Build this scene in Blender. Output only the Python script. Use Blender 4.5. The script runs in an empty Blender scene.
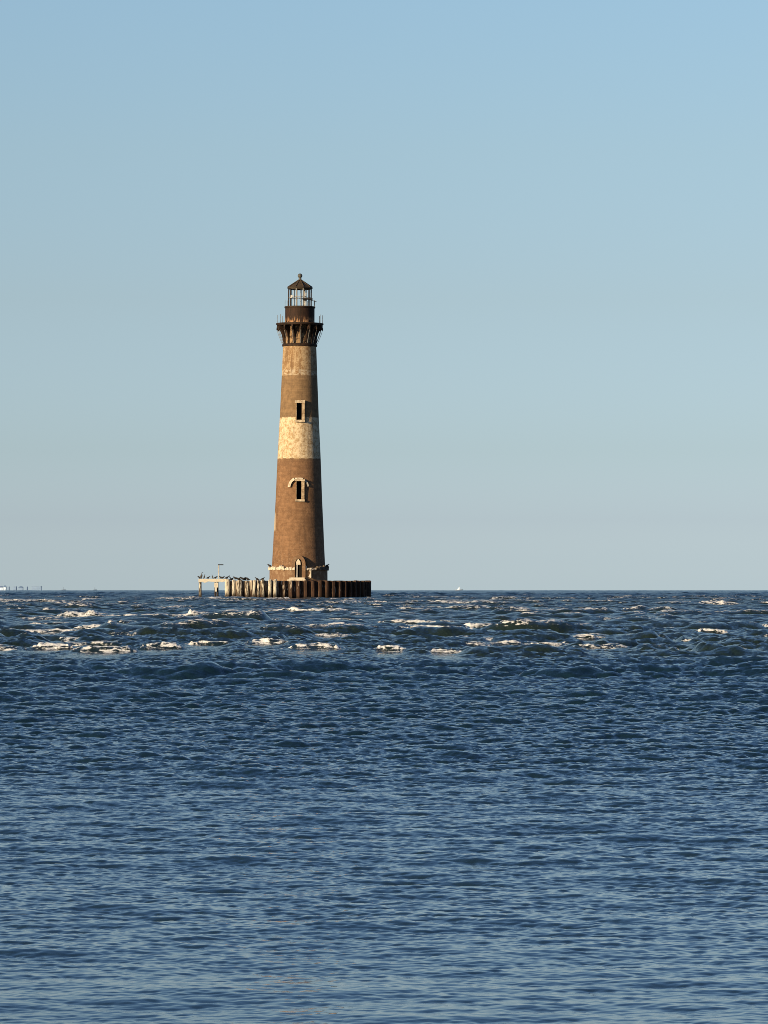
import bpy, bmesh, math, random
import numpy as np
from mathutils import Vector, Matrix

R = math.radians
PI = math.pi
scene = bpy.context.scene
COL = scene.collection

# ------------------------------------------------------------------ camera
CAM_H = 1.7            # eye height above the water, standing on the beach
FPX = 3840.0           # focal length in pixels of the 1024 px tall picture
Y0 = 587.7             # true horizontal in the picture
cam = bpy.data.cameras.new('camera')
cam_o = bpy.data.objects.new('camera', cam)
COL.objects.link(cam_o)
cam.sensor_fit = 'VERTICAL'
cam.sensor_height = 24.0
cam.lens = 24.0 * FPX / 1024.0
cam.clip_start = 0.1
cam.clip_end = 60000.0
cam_o.location = (0, 0, CAM_H)
cam_o.rotation_euler = (R(90) + math.atan((Y0 - 512.0) / FPX), 0, 0)
scene.camera = cam_o

# ------------------------------------------------------------------ sky and sun
SUN_EL = R(13.0)
SUN_AZ = R(47.0)       # to the left of the direction tower -> camera
sun_dir = Vector((-math.sin(SUN_AZ) * math.cos(SUN_EL), -math.cos(SUN_AZ) * math.cos(SUN_EL), math.sin(SUN_EL)))

world = bpy.data.worlds.new('World')
scene.world = world
world.use_nodes = True
wn, wl = world.node_tree.nodes, world.node_tree.links
wn.clear()
w_out = wn.new('ShaderNodeOutputWorld')
w_bg = wn.new('ShaderNodeBackground')
w_sky = wn.new('ShaderNodeTexSky')
w_sky.sky_type = 'NISHITA'
w_sky.sun_disc = False
w_sky.sun_elevation = SUN_EL
w_sky.sun_rotation = math.atan2(sun_dir.x, sun_dir.y)
w_sky.altitude = 0.0
w_sky.air_density = 1.0
w_sky.dust_density = 0.6
w_sky.ozone_density = 3.0
w_bg.inputs['Strength'].default_value = 0.056
# pale sea air low in the sky: a gain by elevation (sine of the height angle, up to 0.5)
w_tc = wn.new('ShaderNodeTexCoord')
w_sep = wn.new('ShaderNodeSeparateXYZ')
w_mul = wn.new('ShaderNodeMath')
w_mul.operation = 'MULTIPLY'
w_mul.use_clamp = True
w_mul.inputs[1].default_value = 2.0
w_ramp = wn.new('ShaderNodeValToRGB')
GAIN = [(0.0, (1.42, 1.72, 2.60)), (0.0072, (1.229, 1.49, 2.296)), (0.0176, (1.066, 1.236, 1.898)), (0.0359, (0.997, 1.094, 1.498)),
        (0.0749, (1.111, 1.052, 1.178)), (0.1137, (1.259, 1.155, 1.15)), (0.1512, (1.359, 1.263, 1.215)), (0.32, (1.04, 1.16, 1.32)), (0.5, (0.88, 1.06, 1.30))]
el = w_ramp.color_ramp.elements
while len(el) < len(GAIN):
    el.new(0.5)
for e_, (z_, c_) in zip(el, GAIN):
    e_.position = z_ * 2.0
for e_, (z_, c_) in zip(el, GAIN):
    e_.color = (c_[0] / 3, c_[1] / 3, c_[2] / 3, 1.0)
w_mix = wn.new('ShaderNodeVectorMath')
w_mix.operation = 'MULTIPLY'
w_sc = wn.new('ShaderNodeVectorMath')
w_sc.operation = 'SCALE'
w_sc.inputs['Scale'].default_value = 3.0
wl.new(w_tc.outputs['Generated'], w_sep.inputs[0])
wl.new(w_sep.outputs['Z'], w_mul.inputs[0])
wl.new(w_mul.outputs[0], w_ramp.inputs['Fac'])
wl.new(w_sky.outputs['Color'], w_mix.inputs[0])
wl.new(w_ramp.outputs['Color'], w_mix.inputs[1])
wl.new(w_mix.outputs[0], w_sc.inputs[0])
wl.new(w_sc.outputs[0], w_bg.inputs['Color'])
wl.new(w_bg.outputs['Background'], w_out.inputs['Surface'])

sun = bpy.data.lights.new('sun', 'SUN')
sun.energy = 5.0
sun.angle = R(0.55)
sun.color = (1.0, 0.75, 0.44)
sun_o = bpy.data.objects.new('sun', sun)
COL.objects.link(sun_o)
sun_o.rotation_euler = sun_dir.to_track_quat('Z', 'Y').to_euler()
sun_o.location = (-60, -40, 60)

scene.view_settings.view_transform = 'Standard'
scene.view_settings.look = 'None'
scene.view_settings.gamma = 1.0
scene.view_settings.use_curve_mapping = False
scene.view_settings.exposure = 1.0
scene.cycles.pixel_filter_type = 'BLACKMAN_HARRIS'
scene.cycles.filter_width = 0.9       # a crisp phone lens

# ------------------------------------------------------------------ helpers
def link(o, parent=None):
    COL.objects.link(o)
    if parent is not None:
        o.parent = parent
    return o

def thing(name, label, cat, loc=(0, 0, 0), rot=(0, 0, 0), group=None):
    o = bpy.data.objects.new(name, None)
    o.empty_display_size = 0.5
    link(o)
    o.location = loc
    o.rotation_euler = rot
    o['label'] = label
    o['category'] = cat
    if group:
        o['group'] = group
    return o

def tag(o, label, cat, group=None):
    o['label'] = label
    o['category'] = cat
    if group:
        o['group'] = group
    return o

def obj(name, bm, mat, parent=None, smooth=False, loc=None):
    bmesh.ops.recalc_face_normals(bm, faces=bm.faces)
    me = bpy.data.meshes.new(name)
    bm.to_mesh(me)
    bm.free()
    me.materials.append(mat)
    if smooth:
        me.polygons.foreach_set('use_smooth', [True] * len(me.polygons))
        try:
            me.set_sharp_from_angle(angle=R(40))
        except Exception:
            pass
    o = bpy.data.objects.new(name, me)
    if loc is not None:
        o.location = loc
    return link(o, parent)

def NB():
    return bmesh.new()

def box(bm, x0, x1, y0, y1, z0, z1, M=None):
    vs = [Vector((x, y, z)) for z in (z0, z1) for y in (y0, y1) for x in (x0, x1)]
    if M is not None:
        vs = [M @ v for v in vs]
    v = [bm.verts.new(p) for p in vs]
    for f in ((0, 2, 3, 1), (4, 5, 7, 6), (0, 1, 5, 4), (2, 6, 7, 3), (0, 4, 6, 2), (1, 3, 7, 5)):
        bm.faces.new([v[i] for i in f])

def lathe(bm, prof, n=96, caps=False, a0=0.0):
    rings = []
    for r, z in prof:
        rings.append([bm.verts.new((r * math.sin(a0 + 2 * PI * i / n), -r * math.cos(a0 + 2 * PI * i / n), z)) for i in range(n)])
    for a, b in zip(rings, rings[1:]):
        for i in range(n):
            j = (i + 1) % n
            bm.faces.new((a[i], a[j], b[j], b[i]))
    if caps:
        bm.faces.new(rings[0])
        bm.faces.new(rings[-1])

def tube(bm, pts, rad, n=8):
    """A tube along pts with radius rad (number or one per point)."""
    pts = [Vector(p) for p in pts]
    rads = rad if isinstance(rad, (list, tuple)) else [rad] * len(pts)
    rings = []
    for i, p in enumerate(pts):
        d = (pts[min(i + 1, len(pts) - 1)] - pts[max(i - 1, 0)]).normalized()
        u = d.cross(Vector((0, 0, 1)))
        if u.length < 1e-3:
            u = Vector((1, 0, 0))
        u.normalize()
        w = d.cross(u)
        rings.append([bm.verts.new(p + (u * math.cos(2 * PI * k / n) + w * math.sin(2 * PI * k / n)) * rads[i]) for k in range(n)])
    for a, b in zip(rings, rings[1:]):
        for k in range(n):
            j = (k + 1) % n
            bm.faces.new((a[k], a[j], b[j], b[k]))
    bm.faces.new(rings[0])
    bm.faces.new(rings[-1])

def on_wall(a, r, z):
    """Point at angle a (0 = towards the camera, positive = right), radius r, height z."""
    return Vector((r * math.sin(a), -r * math.cos(a), z))

# ------------------------------------------------------------------ node helpers
class Mat:
    def __init__(self, name, rough=0.8):
        self.m = bpy.data.materials.new(name)
        self.m.use_nodes = True
        self.n, self.l = self.m.node_tree.nodes, self.m.node_tree.links
        self.n.clear()
        self.out = self.n.new('ShaderNodeOutputMaterial')
        self.b = self.n.new('ShaderNodeBsdfPrincipled')
        self.b.inputs['Roughness'].default_value = rough
        self.b.inputs['Specular IOR Level'].default_value = 0.2
        self.l.new(self.b.outputs[0], self.out.inputs['Surface'])

    def put(self, sock, v):
        if isinstance(v, bpy.types.NodeSocket):
            self.l.new(v, sock)
        elif isinstance(v, (tuple, list)):
            sock.default_value = (*v, 1.0) if len(v) == 3 and sock.type == 'RGBA' else v
        else:
            sock.default_value = v

    def pos(self, scale=(1, 1, 1), kind='Object'):
        tc = self.n.new('ShaderNodeTexCoord')
        mp = self.n.new('ShaderNodeMapping')
        mp.inputs['Scale'].default_value = scale
        self.l.new(tc.outputs[kind], mp.inputs['Vector'])
        return mp.outputs[0]

    def noise(self, vec, scale, detail=3, rough=0.55, dist=0.0):
        t = self.n.new('ShaderNodeTexNoise')
        t.inputs['Scale'].default_value = scale
        t.inputs['Detail'].default_value = detail
        t.inputs['Roughness'].default_value = rough
        t.inputs['Distortion'].default_value = dist
        self.l.new(vec, t.inputs['Vector'])
        return t.outputs['Fac']

    def math(self, op, a, b=0.0, c=0.0, clamp=False):
        t = self.n.new('ShaderNodeMath')
        t.operation = op
        t.use_clamp = clamp
        self.put(t.inputs[0], a)
        self.put(t.inputs[1], b)
        self.put(t.inputs[2], c)
        return t.outputs[0]

    def step(self, v, lo, hi, a=0.0, b=1.0):
        t = self.n.new('ShaderNodeMapRange')
        t.interpolation_type = 'SMOOTHSTEP'
        self.put(t.inputs['Value'], v)
        self.put(t.inputs['From Min'], lo)
        self.put(t.inputs['From Max'], hi)
        self.put(t.inputs['To Min'], a)
        self.put(t.inputs['To Max'], b)
        return t.outputs[0]

    def mix(self, f, a, b):
        t = self.n.new('ShaderNodeMix')
        t.data_type = 'RGBA'
        self.put(t.inputs['Factor'], f)
        self.put(t.inputs[6], a)
        self.put(t.inputs[7], b)
        return t.outputs[2]

    def xyz(self, vec):
        t = self.n.new('ShaderNodeSeparateXYZ')
        self.l.new(vec, t.inputs[0])
        return t.outputs

    def bump(self, h, strength=0.4, dist=0.05):
        t = self.n.new('ShaderNodeBump')
        t.inputs['Strength'].default_value = strength
        t.inputs['Distance'].default_value = dist
        self.put(t.inputs['Height'], h)
        self.l.new(t.outputs[0], self.b.inputs['Normal'])

    def color(self, c, tone=0.48):
        t = self.n.new('ShaderNodeVectorMath')
        t.operation = 'SCALE'
        t.inputs['Scale'].default_value = tone      # base colours scaled down to suit the raised exposure and deepen shade
        self.put(t.inputs[0], c)
        self.l.new(t.outputs[0], self.b.inputs['Base Color'])

def simple(name, c, c2=None, scale=2.0, rough=0.8, stretch=(1, 1, 1), metal=0.0, lo=0.35, hi=0.65, bump=0.0):
    M = Mat(name, rough)
    p = M.pos(stretch)
    n = M.noise(p, scale, 4, 0.6)
    M.color(M.mix(M.step(n, lo, hi), c, c2 or tuple(0.7 * k for k in c)))
    M.b.inputs['Metallic'].default_value = metal
    if bump:
        M.bump(n, bump)
    return M.m

# ------------------------------------------------------------------ materials of the lighthouse
def tower_material():
    """Brick shaft with worn painted bands; z is the height above the water."""
    M = Mat('tower_brick', 0.9)
    p = M.pos()
    x, y, z = M.xyz(p)
    big = M.noise(p, 0.45, 3, 0.5)
    mid = M.noise(p, 1.6, 4, 0.6)
    fine = M.noise(p, 4.5, 3, 0.7)
    course = M.noise(M.pos((0.25, 0.25, 3.2)), 1.0, 2, 0.6)
    streak = M.noise(M.pos((1.0, 1.0, 0.10)), 1.5, 3, 0.6)
    # bare brick, redder low down, greyer brown in the upper dark band
    brick_a = M.mix(M.step(mid, 0.3, 0.7), (0.230, 0.128, 0.068), (0.360, 0.208, 0.115))
    brick_a = M.mix(M.step(course, 0.35, 0.7, 0.0, 0.35), brick_a, (0.150, 0.085, 0.050))
    brick_a = M.mix(M.step(fine, 0.54, 0.72, 0.0, 0.45), brick_a, (0.42, 0.28, 0.18))
    brick_a = M.mix(M.step(big, 0.50, 0.72, 0.0, 0.40), brick_a, (0.15, 0.085, 0.048))
    brick_b = M.mix(M.step(mid, 0.3, 0.7), (0.230, 0.150, 0.082), (0.350, 0.228, 0.124))
    brick_b = M.mix(M.step(course, 0.35, 0.7, 0.0, 0.35), brick_b, (0.150, 0.098, 0.056))
    brick_b = M.mix(M.step(fine, 0.52, 0.70, 0.0, 0.40), brick_b, (0.36, 0.26, 0.16))
    # painted bands
    worn = M.math('ADD', M.math('MULTIPLY', mid, 0.55), M.math('MULTIPLY', fine, 0.45))
    white = M.mix(M.step(worn, 0.44, 0.60), (0.84, 0.70, 0.49), (0.50, 0.35, 0.19))
    tanw = M.mix(M.step(M.math('ADD', worn, M.math('MULTIPLY', M.math('SUBTRACT', streak, 0.5), 0.5)), 0.40, 0.60),
                 (0.56, 0.42, 0.26), (0.33, 0.20, 0.10))
    jit = M.math('ADD', M.math('MULTIPLY', M.math('SUBTRACT', mid, 0.5), 0.5), M.math('MULTIPLY', M.math('SUBTRACT', fine, 0.5), 0.5))
    zj = M.math('ADD', z, jit)
    def band(a, b, w=0.06):
        return M.math('MULTIPLY', M.step(zj, a - w, a + w), M.math('SUBTRACT', 1.0, M.step(zj, b - w, b + w)))
    c = M.mix(M.step(zj, 21.0, 22.2), brick_a, brick_b)
    c = M.mix(band(21.6, 27.95), c, white)
    c = M.mix(M.step(zj, 34.4, 34.52), c, tanw)
    c = M.mix(M.math('MULTIPLY', band(34.45, 35.3, 0.1), M.step(worn, 0.44, 0.56, 0.8, 0.0)), c, (0.62, 0.53, 0.40))
    # soft dark stains and a pale worn patch low on the left flank
    c = M.mix(M.step(streak, 0.52, 0.72, 0.0, 0.45), c, (0.13, 0.08, 0.05))
    patch = M.math('MULTIPLY', M.math('MULTIPLY', M.step(z, 10.2, 10.8), M.math('SUBTRACT', 1.0, M.step(z, 12.9, 13.5))),
                   M.math('SUBTRACT', 1.0, M.step(x, -3.62, -3.50)))
    c = M.mix(patch, c, (0.60, 0.50, 0.38))
    sp = M.math('MULTIPLY', M.math('SUBTRACT', 1.0, M.step(z, 4.5, 9.5)), M.step(fine, 0.56, 0.66))
    c = M.mix(M.math('MULTIPLY', sp, 0.5), c, (0.55, 0.45, 0.33))
    M.color(c)
    M.bump(M.math('ADD', fine, course), 0.5, 0.06)
    return M.m

M_TOWER = tower_material()
M_STONE = simple('pale_stone', (0.80, 0.70, 0.54), (0.42, 0.32, 0.22), 1.8, 0.9, bump=0.5)
M_WHITE_STONE = simple('chalky_stone', (0.88, 0.80, 0.66), (0.48, 0.39, 0.28), 1.6, 0.9, lo=0.45, hi=0.7, bump=0.6)
M_PLINTH = simple('plinth_brick', (0.26, 0.155, 0.09), (0.40, 0.28, 0.18), 1.5, 0.9, lo=0.45, hi=0.7, bump=0.6)
M_JAMB = simple('jamb_stone', (0.66, 0.53, 0.37), (0.30, 0.20, 0.12), 1.6, 0.9, bump=0.4)
M_SHADED_STONE = simple('shade_painted_stone', (0.20, 0.16, 0.12), (0.11, 0.09, 0.07), 1.6, 0.95, bump=0.5)  # ledge stones right of the door: shade of that side put into the colour
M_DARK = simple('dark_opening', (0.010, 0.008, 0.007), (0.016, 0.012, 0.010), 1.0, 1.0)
M_IRON = simple('rusty_dark_iron', (0.017, 0.011, 0.008), (0.050, 0.025, 0.014), 2.5, 0.75, metal=0.0)
M_ROOF = simple('weathered_roof_iron', (0.050, 0.040, 0.028), (0.095, 0.065, 0.040), 1.8, 0.7)
M_FINIAL = simple('grey_finial', (0.14, 0.14, 0.13), (0.09, 0.09, 0.085), 2.0, 0.6)
M_PALE_METAL = simple('pale_metal', (0.62, 0.62, 0.60), (0.46, 0.44, 0.42), 2.0, 0.6)
M_ROD = simple('grey_rod', (0.34, 0.35, 0.35), (0.25, 0.24, 0.23), 2.0, 0.6)
M_PANEL = simple('dark_panel', (0.015, 0.014, 0.016), (0.025, 0.022, 0.020), 2.0, 0.5)

def drum_material():
    M = Mat('rusty_drum', 0.8)
    p = M.pos()
    x, y, z = M.xyz(p)
    n = M.noise(M.pos((2, 2, 0.5)), 1.6, 4, 0.6)
    c = M.mix(M.step(n, 0.3, 0.7), (0.022, 0.012, 0.008), (0.055, 0.026, 0.016))
    low = M.math('SUBTRACT', 1.0, M.step(z, 42.75, 43.75))
    lit_rust_holes = M.math('MULTIPLY', low, M.step(M.noise(M.pos((2.6, 2.6, 0.5)), 2.0, 2, 0.5), 0.47, 0.55))
    c = M.mix(lit_rust_holes, c, (0.48, 0.27, 0.14))  # rusted holes: their lit look is painted on as pale orange patches
    M.color(c)
    return M.m
M_DRUM = drum_material()

# ------------------------------------------------------------------ lighthouse
D = 594.0
PXM = FPX / D
TX = (298.4 - 384.0) / PXM
ALL_TILT = R(0.27)
light_house = thing('lighthouse', 'tall banded brick lighthouse with a rusty iron gallery and an empty lantern', 'lighthouse',
                    (TX, D, 0), (0, ALL_TILT, 0))

def Z(y):
    return (598.7 - y) / PXM

# radius of the shaft at a height
PROF = [(4.52, -2.0), (4.17, 4.30), (4.10, 5.4), (3.97, 7.8), (3.84, 10.63), (3.60, 15.27), (3.35, 21.6), (3.02, 27.95), (2.75, 34.45), (2.60, 38.4), (2.56, 39.0)]
def shaft_r(z):
    for (r0, z0), (r1, z1) in zip(PROF, PROF[1:]):
        if z <= z1:
            return r0 + (r1 - r0) * (z - z0) / (z1 - z0)
    return PROF[-1][0]

# openings: angle range and height range, left out of the wall
WIN = [  # name, x0, x1 (m from the axis), z0, z1
    ('upper', -0.36, 0.44, 27.55, 30.15),
    ('lower', -0.30, 0.46, 15.30, 18.10),
    ('door', -0.42, 0.58, 3.2, 6.4),
]
def ang(x, r):
    return math.asin(x / r)

def build_wall():
    bm = NB()
    angs = [2 * PI * i / 112 - PI for i in range(112)]
    zs = [p[1] for p in PROF]
    z = -2.0
    while z < 39.0:
        zs.append(round(z, 3))
        z += 1.2
    holes = []
    for nm, x0, x1, z0, z1 in WIN:
        r = shaft_r((z0 + z1) / 2)
        holes.append((ang(x0, r), ang(x1, r), z0, z1))
        angs += [ang(x0, r), ang(x1, r)]
        zs += [z0, z1]
    angs = sorted(set(round(a, 6) for a in angs))
    zs = sorted(set(round(q, 4) for q in zs))
    n = len(angs)
    rings = [[bm.verts.new(on_wall(a, shaft_r(q), q)) for a in angs] for q in zs]
    for k in range(len(zs) - 1):
        zc = (zs[k] + zs[k + 1]) / 2
        for i in range(n):
            j = (i + 1) % n
            a1 = angs[j] if j else angs[j] + 2 * PI
            ac = (angs[i] + a1) / 2
            if any(h[0] < ac < h[1] and h[2] < zc < h[3] for h in holes):
                continue
            bm.faces.new((rings[k][i], rings[k][j], rings[k + 1][j], rings[k + 1][i]))
    # the narrower head of the shaft behind the gallery brackets
    o = obj('wall', bm, M_TOWER, light_house, smooth=True)
    return o
build_wall()

bm = NB()
lathe(bm, [(2.44, 38.9), (2.44, 42.26)], 64)
obj('gallery_neck', bm, simple('rust_stained_brick', (0.46, 0.31, 0.17), (0.10, 0.06, 0.035), 1.1, 0.9, lo=0.40, hi=0.60), light_house, smooth=True)

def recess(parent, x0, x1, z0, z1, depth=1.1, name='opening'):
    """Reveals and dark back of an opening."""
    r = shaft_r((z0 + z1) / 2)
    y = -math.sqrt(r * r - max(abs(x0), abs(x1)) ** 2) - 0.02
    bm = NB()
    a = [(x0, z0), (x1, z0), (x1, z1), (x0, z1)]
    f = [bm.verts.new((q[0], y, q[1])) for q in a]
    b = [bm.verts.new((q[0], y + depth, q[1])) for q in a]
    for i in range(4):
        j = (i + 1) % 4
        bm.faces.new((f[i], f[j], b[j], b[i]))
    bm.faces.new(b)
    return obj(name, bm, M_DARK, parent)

def curved_strip(bm, pts, w, r_of, d0, d1):
    """A moulding that follows the wall: pts (x, z) line, w half width, from depth d0 (inside) to d1 (proud)."""
    n = len(pts)
    secs = []
    for i, (x, z) in enumerate(pts):
        xa, za = pts[max(i - 1, 0)]
        xb, zb = pts[min(i + 1, n - 1)]
        tx, tz = xb - xa, zb - za
        L = math.hypot(tx, tz)
        nx, nz = -tz / L, tx / L
        sec = []
        for s, d in ((-w, d0), (-w, d1), (w, d1), (w, d0)):
            px, pz = x + nx * s, z + nz * s
            r = r_of(pz)
            sec.append(bm.verts.new((px, -(math.sqrt(r * r - px * px) + d), pz)))
        secs.append(sec)
    for a, b in zip(secs, secs[1:]):
        for i in range(4):
            j = (i + 1) % 4
            bm.faces.new((a[i], a[j], b[j], b[i]))
    bm.faces.new(secs[0])
    bm.faces.new(secs[-1])

def window(x0, x1, z0, z1, lj, rj, hood, proj):
    r = shaft_r((z0 + z1) / 2)
    yb = -r + 0.12
    yf = -r - proj
    bm = NB()
    box(bm, x0 - lj, x0, yf, yb, z0 - 0.02, z1)
    box(bm, x1, x1 + rj, yf, yb, z0 - 0.02, z1)
    w = obj('window', bm, M_JAMB, light_house)
    bm = NB()
    box(bm, x0 - lj - 0.16, x1 + rj + 0.06, yf - 0.12, yb, z1 + 0.003, z1 + (0.28 if hood else 0.42))
    obj('lintel', bm, M_STONE, w)
    bm = NB()
    box(bm, x0 - lj - 0.12, x1 + rj + 0.05, yf - 0.10, yb, z0 - 0.34, z0 - 0.023)
    obj('sill', bm, M_STONE, w)
    recess(w, x0, x1, z0, z1)
    if hood:
        cx = (x0 + x1) / 2 - 0.05
        for a0, a1, wd in ((176, 118, 0.19), (114, 64, 0.10), (56, 8, 0.12)):
            pts = []
            for k in range(9):
                t = R(a0 + (a1 - a0) * k / 8)
                pts.append((cx + 1.48 * math.cos(t), z1 - 1.02 + min(1.52 * math.sin(t), 1.44)))
            bm = NB()
            curved_strip(bm, pts, wd, shaft_r, -0.08, 0.40 if a0 > 150 else 0.20)
            obj('hood_mould', bm, M_WHITE_STONE, w)
    return w
window(WIN[0][1], WIN[0][2], WIN[0][3], WIN[0][4], 0.12, 0.44, False, 0.26)
window(WIN[1][1], WIN[1][2], WIN[1][3], WIN[1][4], 0.10, 0.46, True, 0.24)

# plinth with its broken stone ledge
bm = NB()
lathe(bm, [(4.56, -2.0), (4.50, 2.0), (4.48, 4.42)], 96)
lathe(bm, [(4.48, 4.42), (4.1, 4.42)], 96)
plinth = obj('plinth', bm, M_PLINTH, light_house, smooth=True)
rng = random.Random(5)
a = -2.9
while a < 3.1:
    w = rng.uniform(0.07, 0.24)
    if not (-0.16 < a + w / 2 < 0.22) and (a < 0.3 or rng.random() > 0.12):
        bm = NB()
        zt = 5.0 + rng.uniform(-0.30, 0.12)
        ro = 4.68 + rng.uniform(-0.07, 0.05)
        n = 5
        fr = [[bm.verts.new(on_wall(a + (w - 0.012) * k / n, rr, zz)) for k in range(n + 1)]
              for rr, zz in ((4.0, 4.43), (ro, 4.43), (ro, zt - 0.14), (ro - 0.12, zt), (4.0, zt))]
        for ring_ in fr[1:4]:
            for v_ in ring_:
                v_.co += Vector((rng.uniform(-.03, .03), rng.uniform(-.05, .05), rng.uniform(-.07, .07)))
        for q in range(5):
            f0, f1 = fr[q], fr[(q + 1) % 5]
            for k in range(n):
                bm.faces.new((f0[k], f0[k + 1], f1[k + 1], f1[k]))
        bm.faces.new([f[0] for f in fr])
        bm.faces.new([f[n] for f in fr])
        obj('ledge_stone', bm, M_WHITE_STONE if a < 0.55 or a > 2.2 else M_SHADED_STONE, plinth, smooth=False)
    a += w

# doorway: arched surround, broken white transom, steps
dr = 4.15
bm = NB()
for sx0, sx1 in ((-0.98, -0.44), (0.62, 1.16)):
    box(bm, sx0, sx1, -4.63, -3.7, 2.7, 5.35)
pts_o, pts_i = [], []
cxd = 0.09
for k in range(15):
    t = PI * k / 14
    pts_o.append((cxd + 1.07 * math.cos(t), 5.352 + 1.35 * math.sin(t)))
    pts_i.append((cxd + 0.53 * math.cos(t), 5.352 + 0.82 * math.sin(t)))
vo = [[bm.verts.new((x, yy, z)) for x, z in pts_o] for yy in (-4.61, -3.7)]
vi = [[bm.verts.new((x, yy, z)) for x, z in pts_i] for yy in (-4.61, -3.7)]
for k in range(14):
    bm.faces.new((vo[0][k], vo[0][k + 1], vi[0][k + 1], vi[0][k]))
    bm.faces.new((vo[0][k], vo[0][k + 1], vo[1][k + 1], vo[1][k]))
    bm.faces.new((vi[0][k], vi[0][k + 1], vi[1][k + 1], vi[1][k]))
for k in (0, 14):
    bm.faces.new((vo[0][k], vi[0][k], vi[1][k], vo[1][k]))
door = obj('doorway', bm, M_PLINTH, light_house)
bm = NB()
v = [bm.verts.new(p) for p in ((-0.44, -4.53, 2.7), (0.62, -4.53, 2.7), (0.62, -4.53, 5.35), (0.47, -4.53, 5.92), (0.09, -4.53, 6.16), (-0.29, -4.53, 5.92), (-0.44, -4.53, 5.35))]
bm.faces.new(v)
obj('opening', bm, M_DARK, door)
bm = NB()
v = [(-0.24, 5.22), (0.42, 5.24), (0.36, 5.72), (0.2, 5.95), (0.1, 6.14), (-0.12, 5.96), (-0.27, 5.6)]
f0 = [bm.verts.new((x, -4.72, z)) for x, z in v]
f1 = [bm.verts.new((x, -4.58, z)) for x, z in v]
bm.faces.new(f0); bm.faces.new(f1)
for k in range(7):
    bm.faces.new((f0[k], f0[(k + 1) % 7], f1[(k + 1) % 7], f1[k]))
obj('transom', bm, M_WHITE_STONE, door)
bm = NB()
box(bm, -0.27, -0.10, -4.73, -4.58, 3.2, 5.21, Matrix.Rotation(R(0.8), 4, 'Y'))
obj('door_post', bm, M_PALE_METAL, door)
bm = NB()
box(bm, -1.62, 1.2, -5.6, -4.3, 2.55, 2.98)
box(bm, -1.30, 1.05, -5.35, -4.3, 2.983, 3.26)
obj('step', bm, M_WHITE_STONE, door)
bm = NB()  # broken buttress right of the doorway
vs = [(1.62, 3.35), (2.05, 3.2), (2.05, 4.35), (1.72, 4.35), (1.9, 3.95)]
f0 = [bm.verts.new((x, -4.75, z)) for x, z in vs]
f1 = [bm.verts.new((x, -4.0, z)) for x, z in vs]
bm.faces.new(f0); bm.faces.new(f1)
for k in range(5):
    bm.faces.new((f0[k], f0[(k + 1) % 5], f1[(k + 1) % 5], f1[k]))
obj('broken_pier_stone', bm, M_WHITE_STONE, plinth)

# gallery
bm = NB()
lathe(bm, [(2.44, 39.02), (2.68, 39.02), (2.72, 39.12), (2.72, 39.32), (2.62, 39.42), (2.44, 39.42)], 64)
obj('collar_ring', bm, M_IRON, light_house, smooth=True)
bm = NB()
lathe(bm, [(2.2, 42.27), (3.56, 42.27), (3.56, 42.40), (3.68, 42.42), (3.68, 42.60), (2.2, 42.62)], 72)
obj('gallery_deck', bm, M_IRON, light_house, smooth=True)

bm = NB()
prof = [(2.40, 42.25), (3.55, 42.25), (3.55, 41.95), (3.34, 41.78), (3.05, 41.42), (2.82, 40.90), (2.66, 40.2), (2.62, 39.43), (2.40, 39.43)]
f0 = [bm.verts.new((-0.115, -r, z)) for r, z in prof]
f1 = [bm.verts.new((0.115, -r, z)) for r, z in prof]
bm.faces.new(f0); bm.faces.new(f1)
for k in range(len(prof)):
    bm.faces.new((f0[k], f0[(k + 1) % len(prof)], f1[(k + 1) % len(prof)], f1[k]))
tube(bm, [(0, -3.5, 41.96), (0, -3.5, 41.62), (0, -3.5, 41.45)], [0.09, 0.13, 0.03], 8)
br0 = obj('bracket', bm, M_IRON, light_house)
bm = NB()
tube(bm, [(0, -3.5, 41.5), (0, -3.33, 40.9), (0, -3.05, 40.2), (0, -2.74, 39.43)], 0.035, 6)
rod0 = obj('brace_rod', bm, M_ROD, br0)
NBR = 16
A_OFF = R(4)
for k in range(NBR):
    b = br0 if k == 0 else br0.copy()
    if k:
        link(b, light_house)
        r_ = rod0.copy()
        link(r_, b)
    b.rotation_euler = (0, 0, A_OFF + 2 * PI * k / NBR)

# remains of the gallery railing: single stanchions
bm = NB()
tube(bm, [(0, -3.5, 42.6), (0, -3.5, 43.25), (0, -3.5, 43.9)], [0.05, 0.04, 0.045], 6)
st0 = obj('railing_post', bm, M_ROD, light_house)
for i, dg in enumerate((-92, -58, -128, 65, 93, 120, 150, -155)):
    s = st0 if i == 0 else st0.copy()
    if i:
        link(s, light_house)
    s.rotation_euler = (0, 0, R(dg))

# watch room drum
bm = NB()
lathe(bm, [(2.28, 42.6), (2.28, 45.0)], 64)
drum = obj('watch_room', bm, M_DRUM, light_house, smooth=True)
bm = NB()
lathe(bm, [(2.2, 44.98), (2.38, 44.98), (2.40, 45.10), (2.38, 45.22), (1.2, 45.24), (0.01, 45.24)], 64)
obj('lantern_deck', bm, M_IRON, light_house, smooth=True)
bm = NB()
tube(bm, [(0, -2.3, 45.2), (0, -2.3, 46.25)], 0.035, 6)
lp0 = obj('railing_post', bm, M_ROD, light_house)
for i, dg in enumerate((-86, 80, 98, -120, 150)):
    s = lp0 if i == 0 else lp0.copy()
    if i:
        link(s, light_house)
    s.rotation_euler = (0, 0, R(dg))

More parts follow.
